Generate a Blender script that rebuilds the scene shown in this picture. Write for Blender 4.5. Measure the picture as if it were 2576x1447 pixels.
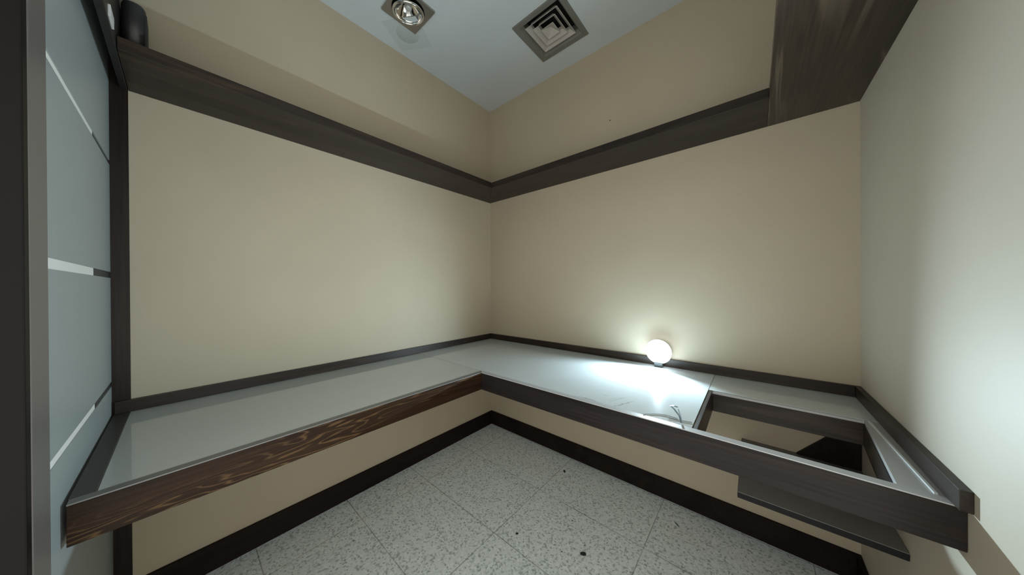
import bpy, bmesh, math, random
from mathutils import Vector, Matrix

# ---------------------------------------------------------------- clear
for o in list(bpy.data.objects):
    bpy.data.objects.remove(o, do_unlink=True)
SC = bpy.context.scene
COL = SC.collection

# ---------------------------------------------------------------- key dimensions (metres, floor = 0)
EYE = 1.219
WX0, WX1 = -1.79, 0.332          # left and right wall faces
WY1 = 1.80                       # back wall face
CEIL = 2.785
CT = EYE - 0.459                 # counter top height
SH0, SH1 = EYE + 0.748, EYE + 0.788
GY = -0.17                       # glass partition face
FX, FY = -1.11, 1.04             # front faces of the two counters

# ---------------------------------------------------------------- camera
cam_d = bpy.data.cameras.new('camera')
cam = bpy.data.objects.new('camera', cam_d)
COL.objects.link(cam)
cam_d.sensor_fit = 'HORIZONTAL'
cam_d.sensor_width = 36.0
cam_d.lens = 9.923
cam_d.clip_start = 0.02
yaw, pit, rol = 0.7077, -0.0027, -0.0060
r0 = Vector((math.cos(yaw), math.sin(yaw), 0))
f0 = Vector((-math.sin(yaw) * math.cos(pit), math.cos(yaw) * math.cos(pit), math.sin(pit)))
u0 = r0.cross(f0)
rc = r0 * math.cos(rol) + u0 * math.sin(rol)
uc = u0 * math.cos(rol) - r0 * math.sin(rol)
M = Matrix((rc, uc, -f0)).transposed().to_4x4()
M.translation = Vector((0, 0, EYE))
cam.matrix_world = M
SC.camera = cam

# ---------------------------------------------------------------- world, light, exposure
wd = bpy.data.worlds.new('world')
SC.world = wd
wd.use_nodes = True
wnt = wd.node_tree
bgn = wnt.nodes['Background']
bgn.inputs['Strength'].default_value = 0.95
# added ambient fill, brighter below eye level to lift the under-counter walls
w_tc = wnt.nodes.new('ShaderNodeTexCoord')
w_sep = wnt.nodes.new('ShaderNodeSeparateXYZ')
w_map = wnt.nodes.new('ShaderNodeMapRange')
w_map.inputs['From Min'].default_value = -1.0
w_map.inputs['From Max'].default_value = 1.0
w_rmp = wnt.nodes.new('ShaderNodeValToRGB')
w_el = w_rmp.color_ramp.elements
w_el[0].position, w_el[0].color = 0.30, (1.50, 1.48, 1.38, 1)
w_el[1].position, w_el[1].color = 0.85, (0.95, 0.93, 0.86, 1)
w_m = w_el.new(0.52)
w_m.color = (1.10, 1.07, 0.99, 1)
wnt.links.new(w_tc.outputs['Generated'], w_sep.inputs[0])
wnt.links.new(w_sep.outputs[2], w_map.inputs['Value'])
wnt.links.new(w_map.outputs[0], w_rmp.inputs[0])
wnt.links.new(w_rmp.outputs[0], bgn.inputs['Color'])
SC.view_settings.view_transform = 'Standard'
SC.view_settings.look = 'None'
SC.view_settings.exposure = 1.0
SC.view_settings.gamma = 1.0
SC.view_settings.use_curve_mapping = False

LAMP = Vector((-0.41, 1.752, EYE - 0.372))
sp_d = bpy.data.lights.new('led_beam', 'SPOT')
sp_d.energy = 35.0
sp_d.color = (0.66, 0.87, 1.0)
sp_d.spot_size = math.radians(150)
sp_d.spot_blend = 0.55
sp_d.shadow_soft_size = 0.008
sp = bpy.data.objects.new('led_beam', sp_d)
COL.objects.link(sp)
sp.location = LAMP + Vector((0, -0.014, 0))
sp.rotation_euler = Vector((-0.20, -1, 0.0)).to_track_quat('-Z', 'Y').to_euler()

# ---------------------------------------------------------------- material helpers
def new_mat(name):
    m = bpy.data.materials.new(name)
    m.use_nodes = True
    nt = m.node_tree
    b = nt.nodes['Principled BSDF']
    return m, nt, b

def N(nt, typ, **kw):
    n = nt.nodes.new(typ)
    for k, v in kw.items():
        setattr(n, k, v)
    return n

def math_n(nt, op, a, b=None, clamp=False):
    n = nt.nodes.new('ShaderNodeMath')
    n.operation = op
    n.use_clamp = clamp
    for i, v in enumerate((a, b)):
        if v is None:
            continue
        if isinstance(v, (int, float)):
            n.inputs[i].default_value = v
        else:
            nt.links.new(v, n.inputs[i])
    return n.outputs[0]

def mix_col(nt, fac, a, b):
    n = nt.nodes.new('ShaderNodeMix')
    n.data_type = 'RGBA'
    for idx, v in ((0, fac), (6, a), (7, b)):
        if isinstance(v, (int, float)):
            n.inputs[idx].default_value = v
        elif isinstance(v, tuple):
            n.inputs[idx].default_value = v
        else:
            nt.links.new(v, n.inputs[idx])
    return n.outputs[2]

def ramp(nt, fac, stops):
    n = nt.nodes.new('ShaderNodeValToRGB')
    el = n.color_ramp.elements
    while len(el) < len(stops):
        el.new(0.5)
    for e, (p, c) in zip(el, stops):
        e.position = p
        e.color = c if len(c) == 4 else (*c, 1)
    nt.links.new(fac, n.inputs[0])
    return n.outputs[0]

def simple(name, col, rough=0.5, metal=0.0, coat=0.0, spec=0.5):
    m, nt, b = new_mat(name)
    b.inputs['Base Color'].default_value = (*col, 1)
    b.inputs['Roughness'].default_value = rough
    b.inputs['Metallic'].default_value = metal
    b.inputs['Coat Weight'].default_value = coat
    b.inputs['Specular IOR Level'].default_value = spec
    return m

def paint(name, col, rough=0.6, bump=0.02, spec=0.35):
    m, nt, b = new_mat(name)
    tc = N(nt, 'ShaderNodeTexCoord')
    nz = N(nt, 'ShaderNodeTexNoise')
    nz.inputs['Scale'].default_value = 2.2
    nz.inputs['Detail'].default_value = 3
    nt.links.new(tc.outputs['Object'], nz.inputs['Vector'])
    c2 = tuple(c * 0.94 for c in col)
    cc = ramp(nt, nz.outputs['Fac'], [(0.3, c2), (0.7, col)])
    nt.links.new(cc, b.inputs['Base Color'])
    b.inputs['Roughness'].default_value = rough
    b.inputs['Specular IOR Level'].default_value = spec
    n2 = N(nt, 'ShaderNodeTexNoise')
    n2.inputs['Scale'].default_value = 260
    n2.inputs['Detail'].default_value = 2
    nt.links.new(tc.outputs['Object'], n2.inputs['Vector'])
    bp = N(nt, 'ShaderNodeBump')
    bp.inputs['Strength'].default_value = bump
    bp.inputs['Distance'].default_value = 0.002
    nt.links.new(n2.outputs['Fac'], bp.inputs['Height'])
    nt.links.new(bp.outputs['Normal'], b.inputs['Normal'])
    return m

def wood(name, axis, dark=(0.015, 0.010, 0.008), light=(0.038, 0.025, 0.018), streak=(0.12, 0.075, 0.04),
         streak_amt=0.5, rough=0.36, seed=0.0, spec=0.22, gate_lo=0.44, along=0.75, rings_n=26.0, gate_s=0.55):
    """dark stained beech with the grain running along axis 0/1/2"""
    m, nt, b = new_mat(name)
    tc = N(nt, 'ShaderNodeTexCoord')
    mp = N(nt, 'ShaderNodeMapping')
    sc = [9.0, 9.0, 9.0]
    sc[axis] = along
    mp.inputs['Scale'].default_value = sc
    mp.inputs['Location'].default_value = (seed, seed * 0.7, seed * 1.3)
    nt.links.new(tc.outputs['Object'], mp.inputs['Vector'])
    nz = N(nt, 'ShaderNodeTexNoise')
    nz.inputs['Scale'].default_value = 1.0
    nz.inputs['Detail'].default_value = 3
    nz.inputs['Distortion'].default_value = 0.6
    nt.links.new(mp.outputs['Vector'], nz.inputs['Vector'])
    # contour rings of the noise give cathedral grain
    rings = math_n(nt, 'MULTIPLY', nz.outputs['Fac'], rings_n)
    rings = math_n(nt, 'SINE', rings)
    rings = math_n(nt, 'MULTIPLY', rings, 0.5)
    rings = math_n(nt, 'ADD', rings, 0.5)
    line = math_n(nt, 'POWER', rings, 9.0)
    # where the light streaks gather
    n3 = N(nt, 'ShaderNodeTexNoise')
    n3.inputs['Scale'].default_value = gate_s
    n3.inputs['Detail'].default_value = 1
    mp3 = N(nt, 'ShaderNodeMapping')
    mp3.inputs['Location'].default_value = (5.3 + seed, 2.1, 7.7)
    nt.links.new(mp.outputs['Vector'], mp3.inputs['Vector'])
    nt.links.new(mp3.outputs['Vector'], n3.inputs['Vector'])
    gate = ramp(nt, n3.outputs['Fac'], [(gate_lo, (0, 0, 0)), (gate_lo + 0.16, (1, 1, 1))])
    amt = math_n(nt, 'MULTIPLY', line, gate)
    amt = math_n(nt, 'MULTIPLY', amt, streak_amt, clamp=True)
    # fine pores
    mp2 = N(nt, 'ShaderNodeMapping')
    s2 = [150.0] * 3
    s2[axis] = 5.0
    mp2.inputs['Scale'].default_value = s2
    nt.links.new(tc.outputs['Object'], mp2.inputs['Vector'])
    n2 = N(nt, 'ShaderNodeTexNoise')
    n2.inputs['Scale'].default_value = 1.0
    n2.inputs['Detail'].default_value = 2
    nt.links.new(mp2.outputs['Vector'], n2.inputs['Vector'])
    base = ramp(nt, math_n(nt, 'ADD', math_n(nt, 'MULTIPLY', n2.outputs['Fac'], 0.5),
                           math_n(nt, 'MULTIPLY', nz.outputs['Fac'], 0.5)), [(0.35, dark), (0.65, light)])
    col = mix_col(nt, amt, base, (*streak, 1))
    nt.links.new(col, b.inputs['Base Color'])
    b.inputs['Roughness'].default_value = rough
    b.inputs['Specular IOR Level'].default_value = spec
    bp = N(nt, 'ShaderNodeBump')
    bp.inputs['Strength'].default_value = 0.12
    bp.inputs['Distance'].default_value = 0.001
    nt.links.new(n2.outputs['Fac'], bp.inputs['Height'])
    nt.links.new(bp.outputs['Normal'], b.inputs['Normal'])
    return m

# ---------------------------------------------------------------- materials
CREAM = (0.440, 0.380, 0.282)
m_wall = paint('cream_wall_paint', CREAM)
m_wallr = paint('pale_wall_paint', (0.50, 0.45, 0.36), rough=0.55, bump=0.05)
m_ceil = paint('ceiling_paint', (0.55, 0.60, 0.61), rough=0.5)
m_woodX = wood('stained_wood_x', 0, light=(0.034, 0.026, 0.021), streak_amt=0.2)
m_woodY = wood('stained_wood_y', 1, light=(0.034, 0.026, 0.021), streak_amt=0.2, seed=1.7)
m_woodZ = wood('stained_wood_z', 2, dark=(0.010, 0.007, 0.006), light=(0.024, 0.015, 0.011), streak_amt=0.1, seed=3.1)
m_fasA = wood('stained_wood_front', 1, dark=(0.014, 0.008, 0.005), light=(0.034, 0.018, 0.0095), streak=(0.20, 0.115, 0.05), streak_amt=0.42, seed=7.9, spec=0.10, gate_lo=0.45, along=1.6, rings_n=95.0, gate_s=0.9)
m_shC = wood('stained_wood_wide', 1, dark=(0.022, 0.017, 0.013), light=(0.055, 0.040, 0.028), streak=(0.17, 0.13, 0.09), streak_amt=0.6, seed=2.6, along=0.9, rings_n=44.0, gate_s=0.8, gate_lo=0.42)
m_base = wood('stained_wood_base', 1, dark=(0.008, 0.006, 0.006), light=(0.017, 0.012, 0.010), streak_amt=0.05, rough=0.5, spec=0.08)
m_black = simple('black_plastic', (0.012, 0.012, 0.012), 0.42)
m_steel = simple('brushed_steel', (0.36, 0.34, 0.31), 0.38, 0.85)
m_chrome = simple('chrome', (0.82, 0.80, 0.76), 0.09, 1.0)
m_alu = simple('painted_aluminium', (0.155, 0.155, 0.135), 0.45, 0.0)
m_duct = simple('duct_black', (0.02, 0.02, 0.02), 0.8)
m_white = paint('bright_slot', (0.80, 0.80, 0.76), bump=0.3)  # bright view through the partition slots, put in as white colour
m_dstrip = simple('dark_joint', (0.035, 0.04, 0.04), 0.6)
m_tin = simple('bent_tin', (0.42, 0.45, 0.47), 0.3, 0.9)
m_bulb = simple('bulb_glass', (0.5, 0.5, 0.48), 0.15, 0.2, 0.6)
m_ghost = paint('ghost_tint', (0.495, 0.545, 0.55), rough=0.5)  # ceiling tone slightly darkened for the downlight's ghost image
m_ghost2 = paint('ghost_tint_round', (0.43, 0.48, 0.47), rough=0.5)
m_chipd = simple('dark_chip', (0.012, 0.02, 0.018), 0.5)
m_chipw = simple('pale_chip', (0.55, 0.57, 0.55), 0.6)
m_edge = simple('grey_glare_strip', (0.16, 0.165, 0.16), 0.35)  # glare on the left front's wooden top, put into the colour
m_edgeB = simple('pale_glare_strip', (0.42, 0.43, 0.43), 0.35)  # stronger lamp glare on the back front's top, painted paler
m_rail = simple('glare_grey_rail', (0.055, 0.052, 0.050), 0.4, 0.0, 0.0, 0.4)  # brown wood greyed in its colour to carry the glare
m_trim = simple('pale_edge_trim', (0.40, 0.40, 0.40), 0.35)

# frosted glass, greenish grey
m_glass, nt, b = new_mat('frosted_glass')
b.inputs['Base Color'].default_value = (0.33, 0.375, 0.375, 1)
b.inputs['Roughness'].default_value = 0.42
b.inputs['Specular IOR Level'].default_value = 0.5
b.inputs['Transmission Weight'].default_value = 0.12

# LED lens
m_led, nt, b = new_mat('led_lens')
b.inputs['Base Color'].default_value = (0.9, 0.95, 1, 1)
b.inputs['Emission Color'].default_value = (0.84, 0.94, 1.0, 1)
b.inputs['Emission Strength'].default_value = 9.0

# glossy grey laminate with a few dirty scuffs
def laminate(name, col, scuffs=(), rough=0.07, spec=0.9):
    m, nt, b = new_mat(name)
    tc = N(nt, 'ShaderNodeTexCoord')
    nz = N(nt, 'ShaderNodeTexNoise')
    nz.inputs['Scale'].default_value = 3.0
    nz.inputs['Detail'].default_value = 4
    nt.links.new(tc.outputs['Object'], nz.inputs['Vector'])
    cc = ramp(nt, nz.outputs['Fac'], [(0.3, tuple(c * 0.95 for c in col)), (0.7, col)])
    if scuffs:
        sx = N(nt, 'ShaderNodeSeparateXYZ')
        nt.links.new(tc.outputs['Object'], sx.inputs[0])
        n2 = N(nt, 'ShaderNodeTexNoise')
        n2.inputs['Scale'].default_value = 45
        nt.links.new(tc.outputs['Object'], n2.inputs['Vector'])
        wob = math_n(nt, 'MULTIPLY', math_n(nt, 'SUBTRACT', n2.outputs['Fac'], 0.5), 0.02)
        tot = None
        for (x0, y0, x1, y1, w, s) in scuffs:
            L = math.hypot(x1 - x0, y1 - y0)
            dx, dy = (x1 - x0) / L, (y1 - y0) / L
            px = math_n(nt, 'SUBTRACT', sx.outputs[0], x0)
            py = math_n(nt, 'SUBTRACT', sx.outputs[1], y0)
            t = math_n(nt, 'ADD', math_n(nt, 'MULTIPLY', px, dx), math_n(nt, 'MULTIPLY', py, dy))
            d = math_n(nt, 'SUBTRACT', math_n(nt, 'MULTIPLY', px, dy), math_n(nt, 'MULTIPLY', py, dx))
            d = math_n(nt, 'ABSOLUTE', math_n(nt, 'ADD', d, wob))
            e = math_n(nt, 'ABSOLUTE', math_n(nt, 'SUBTRACT', t, L / 2))
            e = math_n(nt, 'SUBTRACT', 1.0, math_n(nt, 'DIVIDE', e, L / 2), clamp=True)
            g = math_n(nt, 'SUBTRACT', 1.0, math_n(nt, 'DIVIDE', d, w), clamp=True)
            g = math_n(nt, 'MULTIPLY', math_n(nt, 'MULTIPLY', g, math_n(nt, 'POWER', e, 0.4)), s)
            tot = g if tot is None else math_n(nt, 'MAXIMUM', tot, g)
        cc = mix_col(nt, tot, cc, (0.13, 0.11, 0.11, 1))
    nt.links.new(cc, b.inputs['Base Color'])
    b.inputs['Roughness'].default_value = rough
    b.inputs['Specular IOR Level'].default_value = spec
    return m

LAM = (0.52, 0.56, 0.55)
m_lamA = laminate('grey_laminate_left', LAM)
m_lamB = laminate('grey_laminate_back', (0.55, 0.59, 0.59), [
    (-0.66, 1.058, -0.44, 1.062, 0.008, 0.8), (-0.56, 1.075, -0.47, 1.07, 0.005, 0.7),
    (-0.41, 1.06, -0.36, 1.17, 0.004, 0.6), (-0.44, 1.10, -0.40, 1.19, 0.004, 0.4), (-0.46, 1.10, -0.42, 1.17, 0.003, 0.3),
    (-0.44, 1.058, -0.38, 1.060, 0.006, 0.9), (-0.80, 1.058, -0.66, 1.060, 0.004, 0.4), (-0.49, 1.16, -0.46, 1.155, 0.003, 0.6),
    (-0.25, 1.068, -0.16, 1.078, 0.004, 0.4), (-0.28, 1.10, -0.22, 1.125, 0.003, 0.4),
], rough=0.09, spec=0.28)

# terrazzo tiles
m_floor, nt, b = new_mat('terrazzo_tiles')
tc = N(nt, 'ShaderNodeTexCoord')
v1 = N(nt, 'ShaderNodeTexVoronoi'); v1.inputs['Scale'].default_value = 130
nt.links.new(tc.outputs['Object'], v1.inputs['Vector'])
s1 = N(nt, 'ShaderNodeSeparateColor'); nt.links.new(v1.outputs['Color'], s1.inputs[0])
c1 = ramp(nt, s1.outputs[0], [(0.0, (0.36, 0.40, 0.40)), (0.14, (0.50, 0.56, 0.555)), (0.30, (0.68, 0.745, 0.74)), (0.8, (0.75, 0.815, 0.81)), (1.0, (0.82, 0.88, 0.88))])
v2 = N(nt, 'ShaderNodeTexVoronoi'); v2.inputs['Scale'].default_value = 22
v2.inputs['Randomness'].default_value = 1.0
nz = N(nt, 'ShaderNodeTexNoise'); nz.inputs['Scale'].default_value = 70
nt.links.new(tc.outputs['Object'], nz.inputs['Vector'])
nt.links.new(tc.outputs['Object'], v2.inputs['Vector'])
dd = math_n(nt, 'ADD', v2.outputs['Distance'], math_n(nt, 'MULTIPLY', math_n(nt, 'SUBTRACT', nz.outputs['Fac'], 0.5), 0.10))
s2 = N(nt, 'ShaderNodeSeparateColor'); nt.links.new(v2.outputs['Color'], s2.inputs[0])
rad = math_n(nt, 'MULTIPLY', math_n(nt, 'GREATER_THAN', s2.outputs[1], 0.55), math_n(nt, 'MULTIPLY', s2.outputs[2], 0.10))
big = math_n(nt, 'LESS_THAN', dd, rad)
c2 = mix_col(nt, math_n(nt, 'MULTIPLY', big, 0.8), c1, (0.055, 0.07, 0.065, 1))
sx = N(nt, 'ShaderNodeSeparateXYZ'); nt.links.new(tc.outputs['Object'], sx.inputs[0])
def joint(out, off, pitch, w):
    t = math_n(nt, 'DIVIDE', math_n(nt, 'SUBTRACT', out, off), pitch)
    t = math_n(nt, 'ABSOLUTE', math_n(nt, 'SUBTRACT', math_n(nt, 'FRACT', math_n(nt, 'ADD', t, 100.5)), 0.5))
    return math_n(nt, 'LESS_THAN', t, w / pitch)
ja = joint(sx.outputs[0], -0.392, 0.588, 0.0022)
jb = joint(sx.outputs[1], 0.218, 0.390, 0.0022)
jj = math_n(nt, 'MAXIMUM', ja, jb)
n5 = N(nt, 'ShaderNodeTexNoise'); n5.inputs['Scale'].default_value = 6
nt.links.new(tc.outputs['Object'], n5.inputs['Vector'])
jj = math_n(nt, 'MULTIPLY', jj, math_n(nt, 'MULTIPLY', n5.outputs['Fac'], 1.1), clamp=True)
c3 = mix_col(nt, jj, c2, (0.12, 0.13, 0.12, 1))
nt.links.new(c3, b.inputs['Base Color'])
b.inputs['Roughness'].default_value = 0.42
b.inputs['Specular IOR Level'].default_value = 0.4

# ---------------------------------------------------------------- mesh helpers
def add_box(bm, x0, x1, y0, y1, z0, z1):
    vs = [bm.verts.new((x, y, z)) for x in (x0, x1) for y in (y0, y1) for z in (z0, z1)]
    idx = [(0, 1, 3, 2), (4, 6, 7, 5), (0, 4, 5, 1), (2, 3, 7, 6), (0, 2, 6, 4), (1, 5, 7, 3)]
    return [bm.faces.new([vs[i] for i in q]) for q in idx]

def box_bm(x0, x1, y0, y1, z0, z1, bev=0.0):
    bm = bmesh.new()
    add_box(bm, x0, x1, y0, y1, z0, z1)
    if bev:
        bmesh.ops.bevel(bm, geom=list(bm.edges), offset=bev, segments=2, profile=0.6, affect='EDGES')
    return bm

def prism_bm(pts, z0, z1, axis=2, bev=0.0):
    """extrude a 2-D outline along an axis (2: pts are x,y; 1: pts are x,z; 0: pts are y,z)"""
    bm = bmesh.new()
    def P(p, t):
        return {2: (p[0], p[1], t), 1: (p[0], t, p[1]), 0: (t, p[0], p[1])}[axis]
    a = [bm.verts.new(P(p, z0)) for p in pts]
    c = [bm.verts.new(P(p, z1)) for p in pts]
    bm.faces.new(a)
    bm.faces.new(c[::-1])
    n = len(pts)
    for i in range(n):
        bm.faces.new((a[i], c[i], c[(i + 1) % n], a[(i + 1) % n]))
    if bev:
        bmesh.ops.bevel(bm, geom=list(bm.edges), offset=bev, segments=2, profile=0.6, affect='EDGES')
    return bm

def lathe_bm(prof, seg=48, mat=None):
    """revolve (radius, height) pairs about local z"""
    bm = bmesh.new()
    rings = []
    for r, z in prof:
        if r < 1e-6:
            rings.append([bm.verts.new((0, 0, z))])
        else:
            rings.append([bm.verts.new((r * math.cos(2 * math.pi * i / seg), r * math.sin(2 * math.pi * i / seg), z)) for i in range(seg)])
    for A, B in zip(rings, rings[1:]):
        for i in range(seg):
            j = (i + 1) % seg
            if len(A) == 1 and len(B) == 1:
                continue
            if len(A) == 1:
                bm.faces.new((A[0], B[j], B[i]))
            elif len(B) == 1:
                bm.faces.new((A[i], A[j], B[0]))
            else:
                bm.faces.new((A[i], A[j], B[j], B[i]))
    if mat is not None:
        bm.transform(mat)
    return bm

def obj(name, bm, m, parent=None, smooth=False):
    bmesh.ops.recalc_face_normals(bm, faces=bm.faces)
    me = bpy.data.meshes.new(name)
    bm.to_mesh(me)
    bm.free()
    me.materials.append(m)
    if smooth:
        for p in me.polygons:
            p.use_smooth = True
    o = bpy.data.objects.new(name, me)
    COL.objects.link(o)
    if parent is not None:
        o.parent = parent
        if parent.type == 'EMPTY':
            o.location = -parent.location      # mesh data is written in world coordinates
    return o

def tag(o, label, cat, group=None):
    o['label'] = label
    o['category'] = cat
    if group:
        o['group'] = group
    return o

def thing(name, loc, label, cat):
    o = bpy.data.objects.new(name, None)
    o.empty_display_size = 0.05
    COL.objects.link(o)
    o.location = loc
    return tag(o, label, cat)

def struct(name, bm, m):
    o = obj(name, bm, m)
    o['kind'] = 'structure'
    return o

# ---------------------------------------------------------------- the room
XL, XR, YB, YF = -2.1, WX1 + 0.12, WY1 + 0.12, -1.3
YW = 0.70                        # right wall cut short out of view to let fill light in
YC = -0.50                       # ceiling ends early, unseen, so more fill light reaches the floor
struct('floor', box_bm(XL, XR, YF, YB, -0.08, 0.0), m_floor)

VX0, VX1, VY0, VY1 = -1.106, -0.770, 1.306, 1.642        # air diffuser
DX0, DX1, DY0, DY1 = -1.575, -1.367, 0.733, 0.941        # downlight
def ceiling_bm():
    bm = bmesh.new()
    e = 0.022
    xs = [XL, DX0 + e, DX1 - e, VX0 + e, VX1 - e, XR]
    ys = [YC, DY0 + e, DY1 - e, VY0 + e, VY1 - e, YB]
    for i in range(5):
        for j in range(5):
            if (i, j) in ((1, 1), (3, 3)):
                continue
            add_box(bm, xs[i], xs[i + 1], ys[j], ys[j + 1], CEIL, CEIL + 0.03)
    bmesh.ops.remove_doubles(bm, verts=bm.verts, dist=1e-5)
    # drop the inner faces shared by neighbouring cells
    seen = {}
    for f in bm.faces:
        k = tuple(round(c, 4) for c in f.calc_center_median())
        seen.setdefault(k, []).append(f)
    bmesh.ops.delete(bm, geom=[f for v in seen.values() if len(v) > 1 for f in v], context='FACES')
    return bm
struct('ceiling', ceiling_bm(), m_ceil)
HDR = 2.02                       # underside of the unseen headers added to darken the upper walls
struct('shade_header_front', box_bm(XL, XR, YC - 0.10, YC, HDR, CEIL + 0.03), m_wall)
struct('shade_header_right', box_bm(WX1, XR, YC, YW, HDR, CEIL), m_wallr)
struct('wall_left', box_bm(WX0 - 0.12, WX0, -0.128, YB, 0, CEIL), m_wall)
struct('wall_back', box_bm(WX0, WX1, WY1, YB, 0, CEIL), m_wall)
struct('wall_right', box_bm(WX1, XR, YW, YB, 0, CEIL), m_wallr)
BH, BT = EYE - 1.106, 0.014
struct('baseboard_left', box_bm(WX0, WX0 + BT, -0.128, WY1 - BT, 0, BH, 0.002), m_base)
struct('baseboard_back', box_bm(WX0, WX1 - BT, WY1 - BT, WY1, 0, BH, 0.002), m_base)
struct('baseboard_right', box_bm(WX1 - BT, WX1, YW + 0.001, WY1, 0, BH, 0.002), m_base)

# ---------------------------------------------------------------- frosted glass partition on the left
part = thing('glass_partition', (-1.37, GY - 0.02, 0),
             'frosted grey-green glass partition with bright slots painted white between dark wooden posts', 'partition')
o = obj('post', box_bm(WX0 - 0.10, WX0 + 0.0015, GY - 0.035, -0.128, 0, CEIL - 0.002, 0.002), m_woodZ, part)
PX0, PX1 = -1.024, -0.927
obj('post', box_bm(PX0, PX1, -0.36, GY + 0.004, 0, CEIL - 0.002, 0.002), simple('lit_post_grey', (0.13, 0.117, 0.11), 0.4), part)  # grey of the lamp-lit face mixed into the wood colour
q = obj('dark_side', box_bm(PX1 + 0.0003, PX1 + 0.024, -0.38, GY + 0.003, 0, CEIL - 0.002, 0.002), simple('black_side', (0.0075, 0.0065, 0.006), 0.5, 0.0, 0.0, 0.1), part)  # black board added over the post's side to darken it
q['label'] = 'nearly black board added to darken the side of the post'
obj('header_beam', prism_bm([(WX0 + 0.003, SH0 + 0.0), (PX0 - 0.01, SH0 + 0.0), (PX0 - 0.01, SH0 + 0.26), (WX0 + 0.003, SH0 + 0.26)],
                            -0.146, -0.1285, axis=1, bev=0.0015), m_black, part)
joints = [(EYE + 0.463, 0.016), (EYE + 0.052, 0.022), (EYE - 0.348, 0.018)]
bounds = [CEIL - 0.003] + [v for z, h in joints for v in (z + h / 2, z - h / 2)] + [0.002]
for k in range(0, len(bounds), 2):
    obj('glass_panel', box_bm(WX0 + 0.0025, PX0 + 0.001, GY - 0.012, GY, bounds[k + 1], bounds[k], 0.0008), m_glass, part)
for z, h in joints:
    obj('slot_light', box_bm(-1.494, PX0 + 0.001, GY - 0.010, GY - 0.0015, z - h / 2, z + h / 2), m_white, part)  # white filling stands for brightness seen through the open slot
    q = obj('joint_gap', box_bm(WX0 + 0.0025, -1.494, GY - 0.010, GY - 0.003, z - h / 2, z + h / 2), m_dstrip, part)
    q['label'] = 'dark open end of the joint between two panes'
obj('latch', box_bm(-1.415, -1.350, -0.129, -0.124, SH0 + 0.008, SH0 + 0.040, 0.0012), simple('white_latch', (0.6, 0.6, 0.6), 0.4), part)

# ---------------------------------------------------------------- upper shelves
tag(obj('wall_shelf', prism_bm([(WX0, -0.127), (-1.50, -0.127), (-1.50, 1.524), (WX0, WY1)], SH0, SH1, bev=0.0012), m_woodY),
    'long dark wooden shelf high on the left wall', 'shelf', None)
tag(obj('wall_shelf', prism_bm([(WX0, WY1), (-1.499, 1.525), (0.0495, 1.525), (0.0495, 1.80)], SH0, SH1, bev=0.0012), m_woodX),
    'dark wooden shelf high on the back wall above the glowing lamp', 'shelf', None)
tag(obj('wall_shelf', box_bm(0.050, WX1, YW + 0.01, WY1, SH0, SH1, 0.0012), m_shC),
    'dark shelf with visible wood grain overhead along the right wall', 'shelf', None)

# black ribbed housing standing on the end of the left shelf
hs = thing('black_housing', (-1.62, -0.045, SH1), 'black rounded ribbed plastic housing on the end of the left shelf', 'housing')
bm = box_bm(-1.655, -1.565, -0.126, -0.0745, SH1, SH1 + 0.176)
bmesh.ops.bevel(bm, geom=[e for e in bm.edges if all(v.co.z > SH1 + 0.1 for v in e.verts) or abs(e.verts[0].co.z - e.verts[1].co.z) > 0.1],
                offset=0.020, segments=5, profile=0.5, affect='EDGES')
obj('shell', bm, m_black, hs, True)
for k in range(5):
    yy = -1.645 + k * 0.015
    obj('rib', box_bm(yy + 0.004, yy + 0.010, -0.090, -0.0725, SH1 + 0.02, SH1 + 0.145, 0.001), m_black, hs)

# ---------------------------------------------------------------- left counter
FH = 0.091                       # height of the wooden fronts
BS = 0.044                       # height of the upstand strips
lc = thing('wall_counter', (-1.45, 0.4, CT - FH), 'grey-topped wooden wall counter along the left wall, brown front with bold grain', 'counter')
EX, EY = WX0 + 0.016, WY1 - 0.016
obj('countertop', prism_bm([(WX0, -0.128), (FX - 0.026, -0.128), (FX - 0.026, 1.063), (WX0, 1.073)], CT - 0.018, CT - 0.0012), m_lamA, lc)
obj('front_board', prism_bm([(FX - 0.026, -0.163), (FX, -0.163), (FX, FY), (FX - 0.026, FY + 0.026)], CT - FH, CT - 0.003, bev=0.001), m_fasA, lc)
q = obj('top_glare', prism_bm([(FX - 0.0255, -0.163), (FX - 0.0005, -0.163), (FX - 0.0005, FY + 0.0005), (FX - 0.0255, FY + 0.0255)], CT - 0.0029, CT), m_edge, lc)
q['label'] = 'thin grey strip painting the glare on the front board top'
obj('end_rail', box_bm(WX0, FX - 0.0265, -0.165, -0.1285, CT - FH, CT, 0.0015), m_rail, lc)
obj('upstand', prism_bm([(WX0 + 0.0016, -0.163), (EX, -0.163), (EX, EY), (WX0 + 0.0016, WY1 - 0.0016)], CT + 0.0005, CT + BS, bev=0.001), m_woodY, lc)

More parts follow.
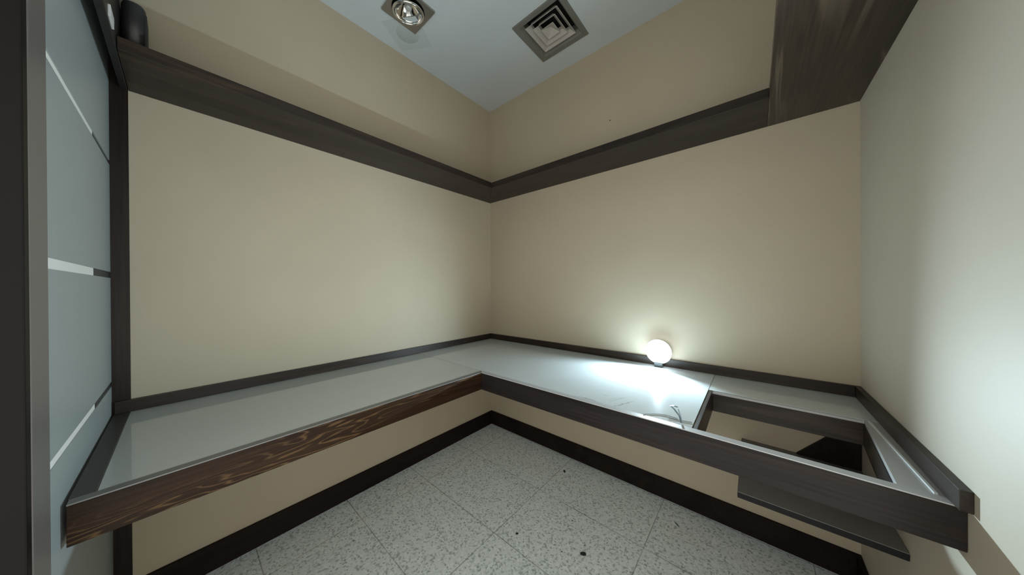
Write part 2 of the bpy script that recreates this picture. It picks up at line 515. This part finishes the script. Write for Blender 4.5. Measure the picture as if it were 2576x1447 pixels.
# ---------------------------------------------------------------- back counter with the opening
HX0, HX1, HY0, HY1 = -0.152, 0.262, 1.084, 1.510
bc = thing('wall_counter', (-0.6, 1.45, CT - FH), 'grey-topped wooden wall counter along the back wall with a square opening at its right end', 'counter')
obj('countertop', prism_bm([(WX0, 1.0755), (FX - 0.0255, 1.0655), (FX - 0.0, FY + 0.026), (HX0 - 0.001, FY + 0.026), (HX0 - 0.001, WY1), (WX0, WY1)], CT - 0.018, CT - 0.0006), m_lamB, bc)
q = obj('countertop', prism_bm([(HX0 + 0.0006, HY1), (WX1, HY1), (WX1, WY1), (HX0 + 0.0006, WY1)], CT - 0.018, CT - 0.0012), m_lamA, bc)
q['label'] = 'narrow grey strip of top behind the opening'
q = obj('countertop', prism_bm([(HX1 - 0.012, FY + 0.026), (WX1, FY + 0.026), (WX1, HY1 - 0.001), (HX1 + 0.024, HY1 - 0.001)], CT - 0.016, CT - 0.002), m_trim, bc)
q['label'] = 'tapering pale strip of top right of the opening'
obj('front_board', prism_bm([(FX + 0.0008, FY), (WX1 - 0.001, FY), (WX1 - 0.001, FY + 0.0255), (FX - 0.0245, FY + 0.0255)], CT - FH, CT - 0.003, bev=0.001),
    wood('stained_wood_back_front', 0, dark=(0.012, 0.010, 0.010), light=(0.026, 0.021, 0.021), streak_amt=0.1, seed=4.0, spec=0.15), bc)
q = obj('top_glare', prism_bm([(FX + 0.0008, FY + 0.0005), (WX1 - 0.001, FY + 0.0005), (WX1 - 0.001, FY + 0.0262), (FX - 0.0245, FY + 0.0262)], CT - 0.0029, CT), m_edgeB, bc)
q['label'] = 'thin pale strip painting the lamp glare on the front board top'
obj('opening_board', box_bm(HX0 - 0.0002, HX0 + 0.014, FY + 0.027, HY1 + 0.012, CT - FH, CT - 0.002, 0.001), m_woodY, bc)
obj('opening_board', box_bm(HX0 + 0.0145, HX1 + 0.03, HY1 + 0.001, HY1 + 0.018, CT - FH, CT - 0.0185, 0.001), m_woodX, bc)
obj('opening_board', prism_bm([(HX1 - 0.015, FY + 0.027), (HX1 + 0.005, FY + 0.027), (HX1 + 0.040, HY1), (HX1 + 0.022, HY1)], CT - FH, CT - 0.0175), m_woodY, bc)
q = obj('opening_lip', box_bm(HX0 + 0.0145, HX1 + 0.022, HY1 - 0.011, HY1 - 0.006, CT - 0.012, CT - 0.004), m_trim, bc)
q['label'] = 'thin pale lip along the back of the opening'
q = obj('opening_lip', box_bm(HX0 + 0.0145, HX1 + 0.022, HY1 - 0.006, HY1 - 0.0005, CT - 0.030, CT - 0.012), m_woodX, bc)
q = obj('opening_lip', prism_bm([(0.300, FY + 0.03), (0.305, FY + 0.03), (0.296, HY1 - 0.01), (0.292, HY1 - 0.01)], CT - 0.002, CT + 0.002), m_chipw, bc)
q['label'] = 'thin pale line of trim beside the right wall'
obj('upstand', prism_bm([(WX0 + 0.0008, WY1 - 0.0008), (EX + 0.0008, EY), (WX1 - 0.018, EY), (WX1 - 0.018, WY1 - 0.0008)], CT, CT + BS, bev=0.001), m_woodX, bc)
obj('upstand', box_bm(WX1 - 0.0175, WX1 - 0.0005, FY - 0.022, WY1 - 0.0008, CT + 0.0005, CT + BS, 0.001), m_woodY, bc)

# ---------------------------------------------------------------- lower shelf and the slanted panel beneath the opening
LZ = EYE - 0.757
ls = thing('lower_shelf', (0.14, 1.56, LZ), 'grey-topped shelf with dark edge fixed low on the back wall beneath the counter opening', 'shelf')
obj('board', box_bm(-0.047, WX1 - 0.001, 1.322, WY1, LZ - 0.022, LZ - 0.002, 0.001), simple('dark_edge', (0.011, 0.011, 0.012), 0.5, 0.0, 0.0, 0.2), ls)
obj('top_sheet', box_bm(-0.0465, WX1 - 0.001, 1.3225, WY1, LZ - 0.0018, LZ), simple('grey_top_sheet', (0.17, 0.16, 0.152), 0.45), ls)

tag(obj('corner_panel', prism_bm([(0.144, LZ + 0.001), (0.236, LZ + 0.105), (0.300, LZ + 0.205), (WX1 - 0.001, LZ + 0.205), (WX1 - 0.001, LZ + 0.001)], WY1 - 0.018, WY1 - 0.001, axis=1, bev=0.001), m_base),
    'dark panel with slanted left edge seen down through the counter opening', 'panel')

# ---------------------------------------------------------------- round LED lamp standing on the back counter
lamp = thing('led_lamp', (LAMP.x, LAMP.y, CT), 'small round LED lamp glaring white on the back counter against the upstand', 'lamp')
R = 0.066
TL = Matrix.Translation(LAMP) @ Matrix.Rotation(math.radians(90), 4, 'X')      # local z -> -y
obj('body', lathe_bm([(0, -0.022), (R * 0.85, -0.022), (R - 0.004, -0.014), (R - 0.003, 0.0), (0, 0.0)], 56, TL), simple('pale_plastic', (0.6, 0.6, 0.6), 0.4), lamp, True)
ln = obj('lens', lathe_bm([(R, 0.0002), (R + 0.001, 0.002), (R - 0.004, 0.005), (R * 0.6, 0.008), (0, 0.0095)], 56, TL), m_led, lamp, True)
ln['label'] = 'glowing white lens'
obj('foot', prism_bm([(LAMP.x - 0.022, LAMP.y - 0.006), (LAMP.x + 0.022, LAMP.y - 0.006), (LAMP.x + 0.022, LAMP.y + 0.022), (LAMP.x - 0.022, LAMP.y + 0.022)], CT, LAMP.z - R + 0.006, bev=0.002), m_black, lamp)

# ---------------------------------------------------------------- bent tin clip and loose wire on the counter
cl = thing('bent_clip', (-0.20, 1.12, CT), 'small bent metal clip standing on the back counter near the opening', 'clip')
bm = bmesh.new()
def strip(bm, pts, w):
    n = len(pts)
    rows = []
    for p in pts:
        rows.append((bm.verts.new(p), bm.verts.new((p[0] + w[0], p[1] + w[1], p[2] + w[2]))))
    for a, c in zip(rows, rows[1:]):
        bm.faces.new((a[0], c[0], c[1], a[1]))
strip(bm, [(-0.186, 1.078, CT + 0.001), (-0.193, 1.085, CT + 0.020), (-0.210, 1.095, CT + 0.034), (-0.222, 1.098, CT + 0.042)], (0.003, 0.008, 0.0))
strip(bm, [(-0.222, 1.098, CT + 0.042), (-0.212, 1.098, CT + 0.0445), (-0.200, 1.096, CT + 0.043)], (0.003, 0.008, 0.0))
bmesh.ops.solidify(bm, geom=list(bm.faces), thickness=0.0012)
obj('bent_strip', bm, m_tin, cl)
bm = bmesh.new()
strip(bm, [(-0.183, 1.078, CT + 0.001), (-0.188, 1.084, CT + 0.018), (-0.197, 1.092, CT + 0.040)], (0.003, 0.003, 0.0))
bmesh.ops.solidify(bm, geom=list(bm.faces), thickness=0.001)
obj('strut', bm, m_tin, cl)

def tube_obj(name, pts, r, m):
    cu = bpy.data.curves.new(name, 'CURVE')
    cu.dimensions = '3D'
    s = cu.splines.new('NURBS')
    s.points.add(len(pts) - 1)
    for p, q in zip(s.points, pts):
        p.co = (*q, 1)
    s.use_endpoint_u = True
    s.order_u = 3
    cu.bevel_depth = r
    cu.bevel_resolution = 2
    t = bpy.data.objects.new(name, cu)
    dg = bpy.context.evaluated_depsgraph_get()
    me = bpy.data.meshes.new_from_object(t)
    me.name = name
    me.materials.clear()
    me.materials.append(m)
    o = bpy.data.objects.new(name, me)
    COL.objects.link(o)
    bpy.data.objects.remove(t)
    return o
zc_ = CT + 0.0007
tag(tube_obj('loose_wire', [(-0.30, 1.069, zc_), (-0.27, 1.098, zc_), (-0.245, 1.110, zc_), (-0.215, 1.112, zc_), (-0.20, 1.108, zc_)], 0.0008, m_dstrip),
    'thin hair-like wire curling on the counter left of the bent clip', 'wire')
tag(tube_obj('loose_wire', [(-0.225, 1.092, zc_), (-0.205, 1.098, zc_), (-0.18, 1.101, zc_), (-0.158, 1.108, zc_)], 0.0008, m_dstrip),
    'thin hair-like wire lying between the bent clip and the opening', 'wire')

# ---------------------------------------------------------------- ceiling air diffuser
df = thing('air_diffuser', ((VX0 + VX1) / 2, (VY0 + VY1) / 2, CEIL), 'square metal air diffuser with nested louvres in the ceiling', 'vent')
cx, cy = (VX0 + VX1) / 2, (VY0 + VY1) / 2
def frustum(bm, s0, z0, s1, z1):
    a = [bm.verts.new((cx + sx * s0, cy + sy * s0, z0)) for sx, sy in ((-1, -1), (1, -1), (1, 1), (-1, 1))]
    if s1 < 1e-5:
        t = bm.verts.new((cx, cy, z1))
        for i in range(4):
            bm.faces.new((a[i], a[(i + 1) % 4], t))
        return
    c = [bm.verts.new((cx + sx * s1, cy + sy * s1, z1)) for sx, sy in ((-1, -1), (1, -1), (1, 1), (-1, 1))]
    for i in range(4):
        bm.faces.new((a[i], a[(i + 1) % 4], c[(i + 1) % 4], c[i]))
def ring_part(name, steps, m, thick):
    bm = bmesh.new()
    for (s0, z0), (s1, z1) in zip(steps, steps[1:]):
        frustum(bm, s0, z0, s1, z1)
    bmesh.ops.remove_doubles(bm, verts=bm.verts, dist=1e-5)
    if thick:
        bmesh.ops.solidify(bm, geom=list(bm.faces), thickness=thick)
    return obj(name, bm, m, df)
H0 = 0.168
ring_part('frame', [(H0, CEIL - 0.0005), (H0, CEIL - 0.006), (H0 - 0.004, CEIL - 0.008), (0.138, CEIL - 0.006), (0.120, CEIL + 0.020), (0.120, CEIL + 0.06)], m_alu, 0.0)
for s in (0.112, 0.078, 0.043):
    q = ring_part('louvre', [(s, CEIL - 0.004), (s - 0.003, CEIL - 0.0045), (s - 0.025, CEIL + 0.018), (s - 0.027, CEIL + 0.036)] if s > 0.05
                  else [(s, CEIL - 0.004), (s - 0.003, CEIL - 0.0045), (0.0, CEIL + 0.024)], simple('louvre_paint', (0.42, 0.39, 0.35), 0.45), 0.0)
ring_part('duct', [(0.1205, CEIL + 0.03), (0.13, CEIL + 0.09), (0.13, CEIL + 0.16), (0.0, CEIL + 0.161)], m_duct, 0.0)

# ---------------------------------------------------------------- recessed downlight and an added ghost image of it
dl = thing('downlight', ((DX0 + DX1) / 2, (DY0 + DY1) / 2, CEIL), 'square brushed-metal ceiling downlight with a round chrome reflector', 'ceiling light')
lx, ly = (DX0 + DX1) / 2, (DY0 + DY1) / 2
HZ = CEIL - 0.012
bm = bmesh.new()
seg = 64
hr = 0.088
half = (DX1 - DX0) / 2
def sq(a):
    c, s = math.cos(a), math.sin(a)
    k = half / max(abs(c), abs(s))
    return c * k, s * k
angs = [2 * math.pi * i / seg for i in range(seg)]
rows = []
for i, a in enumerate(angs):
    ox, oy = sq(a)
    rows.append([bm.verts.new((lx + ox, ly + oy, CEIL - 0.0005)), bm.verts.new((lx + ox, ly + oy, HZ)),
                 bm.verts.new((lx + hr * math.cos(a), ly + hr * math.sin(a), HZ)),
                 bm.verts.new((lx + hr * math.cos(a), ly + hr * math.sin(a), HZ + 0.05))])
for i in range(seg):
    A, B = rows[i], rows[(i + 1) % seg]
    for k in range(3):
        bm.faces.new((A[k], B[k], B[k + 1], A[k + 1]))
obj('plate', bm, m_steel, dl)
tilt = Matrix.Translation((lx, ly, HZ + 0.002)) @ Matrix.Rotation(math.radians(8), 4, Vector((1, 1, 0))) @ Matrix.Rotation(math.radians(180), 4, 'X')
ring = []
for k in range(13):
    a = 2 * math.pi * k / 12
    ring.append((0.080 + 0.0055 * math.cos(a), 0.012 + 0.007 * math.sin(a)))
rg = obj('gimbal_ring', lathe_bm(ring, 56, tilt), m_chrome, dl, True)
rg['label'] = 'polished chrome ring'
rf = obj('reflector', lathe_bm([(0.076, 0.010), (0.072, -0.004), (0.064, -0.008), (0.060, -0.022), (0.050, -0.026), (0.042, -0.042), (0.028, -0.048), (0.0, -0.052)], 56, tilt), m_chrome, dl, True)
cp = obj('bulb_cap', lathe_bm([(0.0, -0.004), (0.012, -0.005), (0.019, -0.010), (0.021, -0.020), (0.018, -0.032), (0.014, -0.052)], 40, tilt), m_bulb, rf, True)
obj('lamp_can', lathe_bm([(0.0865, 0.0), (0.0865, -0.075), (0.0, -0.076)], 48, Matrix.Translation((lx, ly, HZ + 0.01)) @ Matrix.Rotation(math.pi, 4, 'X')), m_duct, dl, True)
obj('bracket', box_bm(lx + 0.045, lx + 0.058, ly - 0.012, ly + 0.012, HZ + 0.006, HZ + 0.035, 0.002), m_black, dl)

cv = thing('downlight_ghost', (-1.620, 0.918, CEIL), 'faint darker square with round centre, added as a ghost image beside the ceiling downlight', 'ghost image')  # added shape standing for a ghost image of the downlight
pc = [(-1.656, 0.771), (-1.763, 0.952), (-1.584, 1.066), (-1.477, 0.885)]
obj('plate', prism_bm(pc, CEIL - 0.003, CEIL - 0.0003, bev=0.0006), m_ghost, cv)
obj('ghost_disc', lathe_bm([(0, -0.0055), (0.060, -0.0055), (0.066, -0.0032), (0.0665, -0.003)], 48, Matrix.Translation((-1.617, 0.915, CEIL))), m_ghost2, cv, True)

# ---------------------------------------------------------------- nail in the back wall
tag(obj('wall_plug', lathe_bm([(0, 0.0025), (0.003, 0.002), (0.004, 0.0)], 12,
        Matrix.Translation((-0.699, WY1 - 0.0001, EYE + 1.069)) @ Matrix.Rotation(math.radians(90), 4, 'X')), simple('rusty_nail', (0.06, 0.035, 0.02), 0.6)),
    'tiny dark nail head in the back wall above the shelf', 'nail')

# ---------------------------------------------------------------- bits lying on the floor
def chip(x, y, lx_, wy_, ang, h, m, label, cat):
    random.seed(int(abs(x * 1000)) + int(y * 100))
    n = 7
    pts = []
    for k in range(n):
        a = 2 * math.pi * k / n
        rr_ = 0.8 + 0.3 * random.random()
        px, py = lx_ * rr_ * math.cos(a), wy_ * rr_ * math.sin(a)
        c, s = math.cos(ang), math.sin(ang)
        pts.append((x + px * c - py * s, y + px * s + py * c))
    o = obj('floor_crumb', prism_bm(pts, 0.0002, h), m)
    return tag(o, label, cat)
chip(-0.948, 1.628, 0.013, 0.007, -0.9, 0.005, m_chipd, 'small black crumb on the floor close to the back baseboard', 'crumb')
chip(-0.591, 1.178, 0.015, 0.008, 0.65, 0.005, m_chipd, 'largest black crumb on the open floor, lower middle', 'crumb')
chip(-0.889, 1.066, 0.008, 0.005, 0.9, 0.004, m_chipd, 'black crumb on the floor just right of a tile joint crossing', 'crumb')
chip(-1.240, 0.991, 0.004, 0.004, 0.2, 0.004, m_chipw, 'tiny pale crumb on the floor beside a small dark chip', 'crumb')
chip(-0.30, 1.635, 0.022, 0.0022, -0.75, 0.0015, m_chipd, 'thin dark sliver on the floor by the back baseboard', 'crumb')
